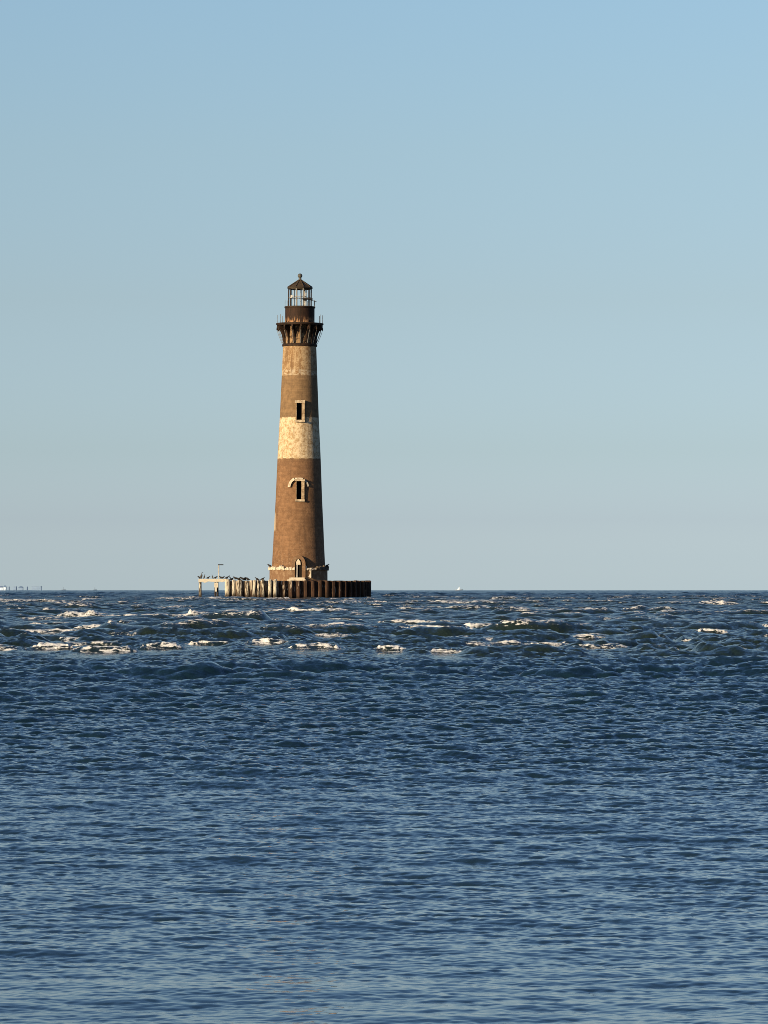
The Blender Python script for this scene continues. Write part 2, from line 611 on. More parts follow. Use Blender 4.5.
# lantern: ten uprights, mid and top ring, roof with ball
LR = 1.74
for k in range(10):
    aa = R(18) + 2 * PI * k / 10
    p = on_wall(aa, LR, 0)
    bm = NB()
    tube(bm, [(0, 0, 45.2), (0, 0, 47.98)], 0.10 if abs(p.x) > 1.2 else 0.07, 6)
    obj('lantern_post', bm, M_IRON if abs(p.x) > 1.2 else M_PALE_METAL, light_house, loc=(p.x, p.y, 0))
def poly_ring(bm, r0, r1, z0, z1, n=10, a0=R(18)):
    ring = [[bm.verts.new(on_wall(a0 + 2 * PI * k / n, r, z)) for k in range(n)] for r, z in ((r0, z0), (r1, z0), (r1, z1), (r0, z1))]
    for q in range(4):
        A, B = ring[q], ring[(q + 1) % 4]
        for k in range(n):
            bm.faces.new((A[k], A[(k + 1) % n], B[(k + 1) % n], B[k]))
bm = NB()
poly_ring(bm, 1.68, 1.76, 46.55, 46.63)
obj('lantern_ring', bm, M_ROD, light_house)
bm = NB()
poly_ring(bm, 1.55, 1.80, 47.9, 48.06)
lathe(bm, [(1.5, 48.0), (1.98, 48.03), (2.0, 48.16), (1.88, 48.24), (0.95, 48.86), (0.24, 49.34), (0.20, 49.42)], 10, a0=R(18))
for k in range(10):
    aa = R(18) + 2 * PI * k / 10
    tube(bm, [on_wall(aa, 1.92, 48.26), on_wall(aa, 0.22, 49.38)], 0.055, 5)
roof = obj('roof', bm, M_ROOF, light_house)
bm = NB()
lathe(bm, [(0.26, 49.3), (0.22, 49.5), (0.20, 49.7), (0.28, 49.78), (0.36, 49.95), (0.36, 50.1), (0.26, 50.28), (0.10, 50.36), (0.005, 50.37)], 20)
obj('finial', bm, M_FINIAL, roof, smooth=True)
# old optic frame seen through the empty lantern
bm = NB()
for k in range(9):
    aa = R(12) + 2 * PI * k / 9
    tube(bm, [on_wall(aa, 0.95, 45.24), on_wall(aa, 0.95, 47.85)], 0.085, 6)
poly_ring(bm, 0.89, 1.01, 46.75, 46.83, 9, R(12))
obj('lens_cage', bm, M_PALE_METAL, light_house)
bm = NB()
box(bm, -1.40, -1.10, -1.55, -1.25, 46.62, 46.90)
tube(bm, [(-1.25, -1.4, 46.5), (-1.25, -1.4, 46.62)], 0.2, 8)
obj('signal_light', bm, simple('white_housing', (0.8, 0.8, 0.78), (0.74, 0.74, 0.72), 2.0, 0.4), light_house)
bm = NB()
box(bm, 0.20, 1.75, -2.15, -1.35, 46.20, 46.42, Matrix.Rotation(R(0.3), 4, 'Y'))
box(bm, 0.55, 1.1, -2.0, -1.5, 46.02, 46.2)
tube(bm, [(1.2, -1.75, 46.2), (1.95, -1.75, 46.05), (2.62, -1.75, 45.85)], 0.05, 6)
tube(bm, [(2.25, -1.75, 46.0), (2.25, -1.75, 45.22)], 0.04, 6)
obj('equipment_shelf', bm, M_PANEL, light_house)

# ------------------------------------------------------------------ sheet pile wall round the foot
def pile_material():
    M = Mat('rusty_sheet_pile', 0.85)
    p = M.pos()
    x, y, z = M.xyz(p)
    n = M.noise(M.pos((1.2, 1.2, 0.25)), 1.6, 4, 0.6)
    f = M.noise(M.pos((2.5, 2.5, 0.6)), 2.0, 4, 0.65)
    c = M.mix(M.step(n, 0.3, 0.7), (0.024, 0.014, 0.010), (0.105, 0.056, 0.036))
    c = M.mix(M.step(f, 0.55, 0.75, 0.0, 0.6), c, (0.24, 0.155, 0.105))
    # bird lime, thick towards the old pier, thinner along the front
    lime = M.noise(M.pos((2.2, 2.2, 0.30)), 1.5, 3, 0.6)
    side = M.step(x, -9.0, 6.0, 0.42, 0.64)
    lm = M.math('MULTIPLY', M.step(lime, side, M.math('ADD', side, 0.06)), M.step(z, 0.4, 1.6))
    c = M.mix(lm, c, (0.62, 0.54, 0.44))
    wet = M.math('SUBTRACT', 1.0, M.step(M.math('ADD', z, M.math('MULTIPLY', n, 0.5)), 0.3, 0.9))
    c = M.mix(wet, c, (0.020, 0.016, 0.012))
    M.color(c)
    M.bump(f, 0.4, 0.04)
    return M.m
M_PILE = pile_material()
CX = (299.0 - 384.0) / PXM
COF_R = 11.05
cof = thing('sheet_pile_wall', 'ring of rusty corrugated steel sheet piles standing in the sea round the lighthouse foot', 'cofferdam', (CX, D, 0))
bm = NB()
NP = 62
pts = []
for k in range(NP):
    a0 = 2 * PI * k / NP
    da = 2 * PI / NP
    for fr, r in ((0.0, COF_R + 0.12), (0.28, COF_R + 0.12), (0.42, COF_R - 0.48), (0.88, COF_R - 0.48)):
        pts.append((a0 + fr * da, r, k, 0.03 * math.sin(k * 2.3) + 0.02 * math.sin(k * 7.1)))
n = len(pts)
th = 0.03
vo0 = [bm.verts.new(on_wall(a, r, -2.5)) for a, r, k, j in pts]
vo1 = [bm.verts.new(on_wall(a, r, 2.78 + j)) for a, r, k, j in pts]
vi0 = [bm.verts.new(on_wall(a, r - th, -2.5)) for a, r, k, j in pts]
vi1 = [bm.verts.new(on_wall(a, r - th, 2.78 + j)) for a, r, k, j in pts]
for i in range(n):
    j = (i + 1) % n
    bm.faces.new((vo0[i], vo0[j], vo1[j], vo1[i]))
    bm.faces.new((vi0[i], vi0[j], vi1[j], vi1[i]))
    bm.faces.new((vo1[i], vo1[j], vi1[j], vi1[i]))
obj('sheet_piling', bm, M_PILE, cof)
bm = NB()
lathe(bm, [(COF_R - 0.56, -2.0), (COF_R - 0.56, 2.30), (4.56, 2.36)], 96)
obj('concrete_fill', bm, simple('old_concrete', (0.30, 0.27, 0.23), (0.20, 0.18, 0.15), 0.8, 0.9), cof)

# ------------------------------------------------------------------ old limed piles at the left end
def lime_material(name, amount, dark=(0.045, 0.036, 0.028)):
    M = Mat(name, 0.9)
    z = M.xyz(M.pos())[2]
    n = M.noise(M.pos((2.6, 2.6, 0.45)), 2.2, 4, 0.6)
    f = M.noise(M.pos(), 7.0, 3, 0.6)
    c = M.mix(M.step(f, 0.3, 0.7), dark, tuple(2.2 * q for q in dark))
    lo = 0.62 - 0.34 * amount
    top = M.step(M.math('ADD', z, M.math('MULTIPLY', n, 2.2)), 1.5, 2.6)
    lm = M.math('MULTIPLY', M.step(n, lo, lo + 0.12), top)
    c = M.mix(lm, c, (0.74, 0.70, 0.60))
    M.color(c)
    M.bump(f, 0.5, 0.05)
    return M.m
M_LIME = lime_material('limed_timber', 0.72)
M_LIME_HALF = lime_material('half_limed_timber', 0.42)
M_LIME_BEAM = simple('limed_beam', (0.80, 0.77, 0.68), (0.62, 0.57, 0.46), 3.0, 0.9, lo=0.45, hi=0.75)
M_TIMBER = simple('dark_wet_timber', (0.035, 0.028, 0.022), (0.06, 0.048, 0.038), 3.0, 0.8)

PILES = [  # pixel x, radius, top, lean (deg), material, label
    (228.8, 0.44, 3.05, 0.0, M_LIME, 'broad white crusted pile where the ruined pier beam ends'),
    (235.2, 0.28, 2.95, 0.5, M_LIME, 'slim white pile beside the broad crusted one'),
    (241.8, 0.46, 2.92, 0.0, M_LIME_HALF, 'thick mottled pile with a flock of dark birds on top'),
    (249.6, 0.27, 2.70, 0.0, M_LIME_HALF, 'grey pile in the gap right of the last perched birds'),
    (255.6, 0.26, 2.92, 4.5, M_LIME, 'leaning pile with a slanting white streak'),
    (260.6, 0.24, 2.86, 0.0, M_LIME_HALF, 'narrow pile between the leaning one and the lighthouse'),
    (265.4, 0.26, 2.96, -0.6, M_LIME_HALF, 'brownish pile just left of the lighthouse ledge'),
    (271.8, 0.29, 2.99, 1.5, M_LIME, 'pale round topped pile under the left edge of the lighthouse'),
    (277.2, 0.29, 3.02, 0.8, M_LIME, 'rightmost of the round topped piles before the rusty sheet piling'),
]
PILE_SPOT = {}
for px, rad, top, lean, mt, lab in PILES:
    dx = (px - 299.0) / PXM
    rr = COF_R + 0.18 + rad
    yy = -math.sqrt(max(rr * rr - dx * dx, 1.0))
    bm = NB()
    lathe(bm, [(rad * 1.04, -2.5), (rad * 1.02, 0.6), (rad, 2.0), (rad * 0.95, top - 0.14), (rad * 0.7, top - 0.03), (0.01, top)], 14)
    for v in bm.verts:
        v.co.x *= 1.0 + 0.05 * math.sin(v.co.z * 3 + px)
    o = obj('fender_pile', bm, mt, smooth=True)
    o.location = (CX + dx, D + yy, 0)
    o.rotation_euler = (0, R(lean), 0)
    tag(o, lab, 'pile', 'old limed piles at the left end of the sheet pile wall')
    PILE_SPOT[px] = (CX + dx, D + yy, top)

# ------------------------------------------------------------------ ruined pier
PY = D - 3.2
PK = FPX / PY
def PX(px):
    return (px - 384.0) / PK
def PZ(y):
    return CAM_H - (y - Y0) / PK
pier = thing('ruined_pier', 'ruined pier of a white crusted beam on dark posts left of the sheet piles', 'pier', (PX(212), PY, 0))
ox = PX(212)
bm = NB()
nseg = 14
x0, x1 = PX(198.6) - ox, PX(226.0) - ox
rs = random.Random(3)
sec = []
for k in range(nseg + 1):
    x = x0 + (x1 - x0) * k / nseg
    b = PZ(581.9) + rs.uniform(-0.13, 0.08)
    t = PZ(578.9) + rs.uniform(-0.03, 0.03)
    sec.append([bm.verts.new((x, yy, zz)) for yy, zz in ((-0.35, b), (0.35, b), (0.35, t), (-0.35, t))])
for p, q in zip(sec, sec[1:]):
    for i in range(4):
        j = (i + 1) % 4
        bm.faces.new((p[i], p[j], q[j], q[i]))
bm.faces.new(sec[0]); bm.faces.new(sec[-1])
obj('beam', bm, M_LIME_BEAM, pier)
TB = PZ(581.6)
for px, w, mt in ((200.2, 0.23, M_LIME_HALF), (215.3, 0.13, M_TIMBER), (217.6, 0.16, M_TIMBER), (225.6, 0.10, M_LIME_HALF)):
    bm = NB()
    x = PX(px) - ox
    v0 = w
    tube(bm, [(0, 0, -2.5), (0, 0, 0.8), (0, 0, TB)], [v0 * 1.05, v0, v0 * 0.92], 10)
    obj('post', bm, mt, pier, smooth=True, loc=(x, 0.02, 0))
bm = NB()
box(bm, PX(200.6) - ox, PX(201.6) - ox, -0.30, -0.10, -2.5, TB)
obj('post', bm, M_TIMBER, pier)
bm = NB()
box(bm, PX(214.4) - ox, PX(218.3) - ox, -0.42, -0.22, PZ(587.4), PZ(582.6))
box(bm, PX(215.0) - ox, PX(217.0) - ox, -0.40, -0.24, PZ(591.5), PZ(587.4) - 0.003)
obj('cross_board', bm, M_LIME_BEAM, pier)

mk = thing('marker_post', 'slim white post with a flat dark top standing on the ruined pier', 'marker post', (PX(218.7), PY, PZ(578.9)))
bm = NB()
tube(bm, [(0, 0, -0.05), (0, 0, PZ(565.3) - PZ(578.9))], 0.085, 8)
obj('pole', bm, M_PALE_METAL, mk, smooth=True)
bm = NB()
hz = PZ(565.2) - PZ(578.9)
box(bm, -0.10, 0.72, -0.35, 0.35, hz, hz + 0.14)
obj('top_panel', bm, M_PANEL, mk)

# ------------------------------------------------------------------ birds
M_BIRD = simple('dark_plumage', (0.022, 0.020, 0.019), (0.045, 0.040, 0.036), 6.0, 0.7)
M_BIRD_GREY = simple('grey_plumage', (0.12, 0.115, 0.105), (0.075, 0.07, 0.065), 6.0, 0.7)
def bird_mesh(kind):
    """One continuous perched bird body: beak, head, neck, body and tail along +X, feet at z = 0."""
    if kind == 'resting':
        pts = [(0.33, 0.335, 0.008), (0.25, 0.345, 0.022), (0.20, 0.36, 0.052), (0.145, 0.345, 0.055), (0.09, 0.27, 0.075),
               (0.02, 0.20, 0.125), (-0.09, 0.17, 0.135), (-0.20, 0.145, 0.09), (-0.30, 0.12, 0.045), (-0.40, 0.10, 0.022)]
    else:
        pts = [(0.30, 0.70, 0.008), (0.21, 0.715, 0.020), (0.15, 0.725, 0.048), (0.09, 0.705, 0.046), (0.065, 0.62, 0.042),
               (0.075, 0.53, 0.058), (0.05, 0.42, 0.115), (0.0, 0.30, 0.135), (-0.06, 0.19, 0.105), (-0.13, 0.09, 0.055), (-0.19, 0.0, 0.028)]
    bm = NB()
    n = 10
    rings = []
    for i, (x, z, r) in enumerate(pts):
        p0, p1 = pts[max(i - 1, 0)], pts[min(i + 1, len(pts) - 1)]
        tx, tz = p1[0] - p0[0], p1[1] - p0[1]
        L = math.hypot(tx, tz)
        nx, nz = -tz / L, tx / L
        rings.append([bm.verts.new((x + nx * r * math.cos(2 * PI * k / n), r * 0.9 * math.sin(2 * PI * k / n), z + nz * r * math.cos(2 * PI * k / n))) for k in range(n)])
    for a, b in zip(rings, rings[1:]):
        for k in range(n):
            bm.faces.new((a[k], a[(k + 1) % n], b[(k + 1) % n], b[k]))
    bm.faces.new(rings[0]); bm.faces.new(rings[-1])
    for s in (-1, 1):   # legs, joined into the body
        tube(bm, [(0.02, 0.05 * s, 0.16), (0.01, 0.05 * s, 0.0), (0.07, 0.055 * s, 0.004)], [0.022, 0.013, 0.009], 6)
    bmesh.ops.recalc_face_normals(bm, faces=bm.faces)
    me = bpy.data.meshes.new('bird_' + kind)
    bm.to_mesh(me); bm.free()
    me.polygons.foreach_set('use_smooth', [True] * len(me.polygons))
    return me
BM = {}
for kd in ('resting', 'upright'):
    for nm, mt in (('dark', M_BIRD), ('grey', M_BIRD_GREY)):
        BM[kd, nm] = bird_mesh(kd)
        BM[kd, nm].materials.append(mt)
BG = 'dark birds perched on the ruined pier and piles'
ZB = PZ(578.9)
def bird(px, z, y, kind, tone, rz, scale, label, group=BG):
    o = bpy.data.objects.new('bird', BM[kind, tone])
    link(o)
    o.location = ((px - 384.0) * y / FPX, y, z)
    o.rotation_euler = (0, 0, rz)
    o.scale = (scale * 1.15, scale * 1.3, scale * 1.2)
    tag(o, label, 'bird', group)
    return o
bird(201.3, ZB, PY, 'upright', 'grey', 0.5, 1.1, 'tall grey bird standing upright above the left end of the ruined pier')
bird(199.4, ZB, PY + 0.1, 'resting', 'dark', PI, 0.95, 'dark bird crouching on the outer tip of the ruined pier beam')
bird(204.2, ZB, PY - 0.1, 'upright', 'grey', 0.8, 0.75, 'small upright bird, next one in from the tall grey bird')
bird(208.4, ZB, PY, 'resting', 'dark', 0.2, 0.85, 'low dark bird alone in the middle of the left beam span')
bird(212.6, ZB, PY, 'upright', 'grey', 2.6, 0.7, 'upright bird just left of the middle posts of the pier')
bird(215.8, ZB, PY - 0.1, 'resting', 'dark', 0.3, 0.9, 'crouching bird directly over the middle posts of the pier')
bird(220.8, ZB, PY + 0.1, 'resting', 'dark', PI + 0.2, 0.95, 'crouching bird right of the white marker post')
bird(223.0, ZB, PY, 'resting', 'dark', 0.1, 0.9, 'second crouching bird right of the white marker post')
tops = {p[0]: PILE_SPOT[p[0]] for p in PILES}
def on_pile(px, dpx, kind, tone, rz, sc, label):
    X, Yp, top = tops[px]
    bird(px + dpx, top - 0.03, Yp, kind, tone, rz, sc, label)
on_pile(228.8, -1.6, 'resting', 'dark', 0.2, 1.0, 'left bird of the two on the broad white crusted pile')
on_pile(228.8, 1.3, 'upright', 'dark', 2.9, 0.62, 'right bird of the two on the broad white crusted pile')
on_pile(235.2, 0.0, 'resting', 'dark', 3.0, 1.05, 'dark bird on the slim white pile')
on_pile(241.8, -2.2, 'resting', 'dark', 0.1, 0.95, 'leftmost bird of the three on the thick mottled pile')
on_pile(241.8, 0.2, 'resting', 'dark', PI, 1.0, 'middle bird of the three on the thick mottled pile')
on_pile(241.8, 2.3, 'resting', 'dark', 0.3, 0.9, 'rightmost bird of the three on the thick mottled pile')
# birds on the top edge of the sheet piling behind the old piles
RIM = 2.80
for px, rz, lab in ((232.2, 0.4, 'dark bird in the gap between the broad and the slim white pile'),
                    (238.2, 3.3, 'dark bird between the slim white and the thick mottled pile'),
                    (245.6, 0.2, 'last dark bird right of the thick mottled pile'),
                    (247.4, 3.0, 'dark bird at the end of the flock, left of the grey pile'),
                    (256.8, 2.8, 'lone dark bird on the rim beside the leaning pile'),
                    (262.9, 0.3, 'lone dark bird on the rim midway between the leaning pile and the lighthouse')):
    dx = (px - 299.0) / PXM
    bird(px, RIM, D - math.sqrt(COF_R ** 2 - dx * dx), 'resting', 'dark', rz, 1.0, lab)
LG = 'dark birds on the stone ledge of the lighthouse'
bird(269.2, 4.9, D - 0.6, 'resting', 'dark', 2.9, 1.0, 'dark bird on the left end of the lighthouse stone ledge', LG)
bird(327.4, 4.9, D - 0.6, 'resting', 'dark', 0.4, 1.0, 'dark bird on the shaded right end of the lighthouse stone ledge', LG)

# ------------------------------------------------------------------ far shore and far boats
EARTH = 6.371e6
def drop(d):
    return -d * d / (2 * EARTH)
FD = 8000.0
FZ = drop(FD)
def FX(px, d=FD):
    return (px - 384.0) * d / FPX
bm = NB()
ring = []
for k in range(41):
    x = FX(-420) + (FX(46) - FX(-420)) * k / 40
    h = 1.15 + 0.35 * math.sin(k * 1.7)
    if k == 40:
        h = 0.2
    ring.append([bm.verts.new((x, FD + yy, FZ + zz)) for yy, zz in ((-60, -1.0), (-20, h), (160, h), (240, -1.0))])
for p, q in zip(ring, ring[1:]):
    for i in range(3):
        bm.faces.new((p[i], q[i], q[i + 1], p[i + 1]))
fs = obj('land', bm, simple('haze_tinted_land', (0.20, 0.32, 0.50), (0.18, 0.28, 0.44), 0.02, 0.9))  # distance haze put into the land colour as blue
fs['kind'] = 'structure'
M_FARW = simple('haze_tinted_white_wall', (1.0, 1.25, 1.6), (0.9, 1.15, 1.5), 0.05, 0.8)  # far walls, roofs and glass: haze painted in as a pale blue tint
M_FARG = simple('haze_tinted_grey_wall', (0.36, 0.54, 0.85), (0.31, 0.48, 0.78), 0.05, 0.8)
M_FARR = simple('haze_tinted_roof', (0.26, 0.42, 0.70), (0.23, 0.37, 0.62), 0.05, 0.8)
M_FARP = simple('haze_tinted_glass', (0.36, 0.52, 0.80), (0.32, 0.48, 0.74), 0.05, 0.5)
FB = 'buildings on the far shore'
def far_house(x0, x1, ytop, wall, gable, label, storeys=2):
    a, b = FX(x0), FX(x1)
    cx = (a + b) / 2
    hw = (b - a) / 2
    gz = FZ + 1.0
    # height so that the top reaches picture row ytop
    ztop = CAM_H - (ytop - Y0) * FD / FPX
    h = ztop - gz
    t = thing('far_building', label, 'building', (cx, FD + 20, gz), (0, 0, 0), FB)
    wh = h * (0.66 if gable else 0.93)
    bm = NB()
    box(bm, -hw, hw, -7, 7, -1.2, wh)
    obj('wall', bm, wall, t)
    bm = NB()
    if gable:
        v = [bm.verts.new(p) for p in ((-hw - .5, -7.5, wh), (hw + .5, -7.5, wh), (hw + .5, 7.5, wh), (-hw - .5, 7.5, wh), (-hw * .5, 0, h), (hw * .5, 0, h))]
        for f in ((0, 1, 5, 4), (2, 3, 4, 5), (1, 2, 5), (3, 0, 4), (0, 3, 2, 1)):
            bm.faces.new([v[i] for i in f])
    else:
        box(bm, -hw - .3, hw + .3, -7.3, 7.3, wh + 0.003, h)
    obj('roof', bm, M_FARR if gable else wall, t)
    nw = max(2, int(hw * 2 / 3.2))
    for s in range(storeys):
        for k in range(nw):
            x = -hw + (k + 0.5) * 2 * hw / nw
            z = wh * (s + 0.35) / storeys
            bm = NB()
            box(bm, x - 0.6, x + 0.6, -7.06, -6.98, z, z + wh * 0.4 / storeys)
            obj('window', bm, M_FARP, t)
    return t
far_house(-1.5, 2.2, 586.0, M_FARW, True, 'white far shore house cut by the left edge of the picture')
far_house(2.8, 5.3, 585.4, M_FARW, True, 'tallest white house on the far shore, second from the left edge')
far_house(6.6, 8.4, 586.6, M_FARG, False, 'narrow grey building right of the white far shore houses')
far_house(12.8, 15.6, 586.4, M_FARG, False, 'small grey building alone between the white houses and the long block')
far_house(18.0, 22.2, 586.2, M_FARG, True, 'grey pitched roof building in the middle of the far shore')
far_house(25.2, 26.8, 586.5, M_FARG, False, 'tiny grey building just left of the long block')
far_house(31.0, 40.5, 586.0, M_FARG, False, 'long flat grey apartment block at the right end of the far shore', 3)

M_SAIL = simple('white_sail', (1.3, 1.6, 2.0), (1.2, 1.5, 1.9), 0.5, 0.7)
M_HULL = simple('pale_hull', (0.70, 0.70, 0.68), (0.6, 0.6, 0.58), 0.5, 0.5)
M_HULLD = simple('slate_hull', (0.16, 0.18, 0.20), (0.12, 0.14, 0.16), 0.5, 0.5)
def hull(parent, L, B, H, mat):
    bm = NB()
    secs = []
    for k in range(9):
        t = k / 8
        w = B * (0.75 + 0.5 * t - 1.25 * t ** 4) if k < 8 else 0.03
        x = -L / 2 + L * t
        top = H * (1 + 0.35 * t * t)
        secs.append([bm.verts.new(p) for p in ((x, -w / 2, top), (x * 0.94, -w * 0.36, -0.25), (x * 0.94, w * 0.36, -0.25), (x, w / 2, top))])
    for a, b in zip(secs, secs[1:]):
        for i in range(4):
            j = (i + 1) % 4
            bm.faces.new((a[i], a[j], b[j], b[i]))
    bm.faces.new(secs[0]); bm.faces.new(secs[-1])
    return obj('hull', bm, mat, parent)
d = 4300.0
t = thing('sailboat', 'tiny white sailboat on the horizon right of the lighthouse', 'sailboat', (FX(459.2, d), d, drop(d)), (0, 0, R(15)))
hull(t, 8.5, 2.6, 0.9, M_HULL)
bm = NB()
tube(bm, [(0.4, 0, 0.6), (0.4, 0, 4.5)], 0.08, 6)
obj('mast', bm, M_PALE_METAL, t)
bm = NB()
vs = [(0.3, 0.9), (0.3, 4.3), (-2.6, 1.0)]
f0 = [bm.verts.new((x, 0.0 + 0.25 * (0.3 - x) / 3, z)) for x, z in vs]
f1 = [bm.verts.new((x, 0.03 + 0.25 * (0.3 - x) / 3, z)) for x, z in vs]
bm.faces.new(f0); bm.faces.new(f1)
for k in range(3):
    bm.faces.new((f0[k], f0[(k + 1) % 3], f1[(k + 1) % 3], f1[k]))
obj('sail', bm, M_SAIL, t)
for px, d, Lh, lab in ((63.6, 5000.0, 5.5, 'small grey boat with a mast on the horizon right of the far buildings'),
                       (95.0, 5200.0, 5.0, 'fainter grey boat on the horizon midway between the far buildings and pier')):
    t = thing('fishing_boat', lab, 'boat', (FX(px, d), d, drop(d)), (0, 0, R(12)))
    hull(t, Lh, 1.9, 1.0, M_HULLD)
    bm = NB()
    box(bm, -1.0, 0.9, -0.7, 0.7, 0.95, 2.4)
    obj('cabin', bm, M_FARG, t)
    bm = NB()
    tube(bm, [(-0.2, 0, 2.4), (-0.2, 0, 4.4)], 0.10, 6)
    tube(bm, [(-1.3, 0, 3.3), (0.9, 0, 3.3)], 0.08, 6)
    obj('mast', bm, M_HULLD, t)

# ------------------------------------------------------------------ water
def tile_field(N, L, l0, l1, spread, seed, slope=1.0, main=0.0):
    """Random periodic field, wavelengths l0..l1, unit rms; returns height and choppy x / y offsets."""
    rs = np.random.RandomState(seed)
    k1 = 2 * np.pi * np.fft.fftfreq(N, L / N)
    kx, ky = np.meshgrid(k1, k1, indexing='xy')
    k = np.hypot(kx, ky)
    k[0, 0] = 1.0
    amp = np.where((k > 2 * np.pi / l1) & (k < 2 * np.pi / l0), k ** (-1.5 - 0.5 * slope), 0.0)
    if spread is not None:
        cosd = np.abs(ky * math.cos(main) + kx * math.sin(main)) / k
        amp = amp * cosd ** spread
    amp[0, 0] = 0
    S = np.fft.fft2(rs.randn(N, N)) * amp
    h = np.fft.ifft2(S).real
    s = h.std()
    S = S / s
    return (np.fft.ifft2(S).real.astype(np.float32),
            np.fft.ifft2(-1j * kx / k * S).real.astype(np.float32),
            np.fft.ifft2(-1j * ky / k * S).real.astype(np.float32))

def sample(f, L, X, Y, rot=0.0):
    N = f.shape[0]
    c, s = math.cos(rot), math.sin(rot)
    u = (X * c + Y * s) * (N / L)
    v = (-X * s + Y * c) * (N / L)
    iu = np.floor(u); iv = np.floor(v)
    fu = (u - iu).astype(np.float32); fv = (v - iv).astype(np.float32)
    i0 = iu.astype(np.int64) % N; j0 = iv.astype(np.int64) % N
    i1 = (i0 + 1) % N; j1 = (j0 + 1) % N
    return (f[j0, i0] * (1 - fu) + f[j0, i1] * fu) * (1 - fv) + (f[j1, i0] * (1 - fu) + f[j1, i1] * fu) * fv

def sstep(v, a, b):
    t = np.clip((v - a) / (b - a), 0, 1)
    return t * t * (3 - 2 * t)

# rows by distance, columns by bearing: fine inside the view, coarse beyond it
def geom(a, b, k):
    n = int(math.ceil(math.log(b / a) / k))
    return a * np.exp(np.arange(n) * math.log(b / a) / n)
rows = np.concatenate([geom(4, 12, 0.01), geom(12, 60, 0.00075), geom(60, 460, 0.0008), geom(460, 1200, 0.0012), geom(1200, 9600, 0.003), [9600.0]])
fine = np.linspace(-8.5, 8.5, 1100)
side = 8.5 + 61.5 * (np.arange(1, 33) / 32.0) ** 1.6
cols = np.radians(np.concatenate([-side[::-1], fine, side]))
NR, NC = len(rows), len(cols)
RR, AA = np.meshgrid(rows, cols, indexing='ij')
WX = (RR * np.sin(AA))
WY = (RR * np.cos(AA))
H = np.zeros((NR, NC), np.float32)
OX = np.zeros((NR, NC), np.float32)
OY = np.zeros((NR, NC), np.float32)
FOAM = np.zeros((NR, NC), np.float32)

# patchy strength: calmer and rougher streaks
gust = tile_field(256, 160.0, 9.0, 60.0, None, 11)[0]
# swell and shoaling waves over the bar (none close to the beach)
d1 = sstep(RR + 16 * sample(gust, 160.0, WX * 1.6 + 11, WY * 0.8, 0.5), 44, 116)
g1 = np.clip(1 + 0.35 * sample(gust, 160.0, WX * 0.5, WY, 0.0), 0.3, 2)
g2 = np.clip(1 + 0.09 * sample(gust, 160.0, WX * 1.3 + 40, WY * 2.2, 0.1), 0.5, 1.6)
def add(N, L, l0, l1, spread, seed, rms, chop, mask, rot=0.0, slope=1.0):
    h, cx, cy = tile_field(N, L, l0, l1, spread, seed, slope)
    m = (mask * rms).astype(np.float32)
    H[...] += sample(h, L, WX, WY, rot) * m
    OX[...] += sample(cx, L, WX, WY, rot) * m * chop
    OY[...] += sample(cy, L, WX, WY, rot) * m * chop
far_fade = 1 - 0.45 * sstep(RR, 700, 2500)
add(512, 907.0, 18.0, 70.0, 4.0, 9, 0.09, 0.5, sstep(RR, 800, 2600), 0.05)
add(512, 211.0, 5.0, 16.0, 3.0, 1, 0.100, 0.9, (0.05 + 0.95 * d1) * far_fade, 0.10)
add(512, 67.0, 1.6, 5.0, 2.0, 2, 0.088, 0.8, (0.08 + 0.92 * d1) * g1 * (1 - 0.6 * sstep(RR, 900, 2200)), -0.07)
shore = 0.14 + 0.16 * sstep(RR, 14, 20) + 0.42 * sstep(RR, 18, 40) + 0.53 * sstep(RR, 30, 62)
sh3 = 0.22 + 0.68 * sstep(RR, 14, 34)
add(1024, 33.0, 0.5, 1.7, 1.6, 3, 0.0165, 1.0, (sh3 + 2.0 * d1) * g2 * (1 - 0.8 * sstep(RR, 250, 600)), 0.12)
add(1024, 9.1, 0.10, 0.50, 1.2, 4, 0.0122, 1.15, g2 * shore * (1 + 0.4 * d1) * (1 - sstep(RR, 110, 200)), -0.15)
add(1024, 4.3, 0.040, 0.12, 0.7, 5, 0.0040, 0.9, g2 * shore * (1 - sstep(RR, 30, 60)), 0.2)

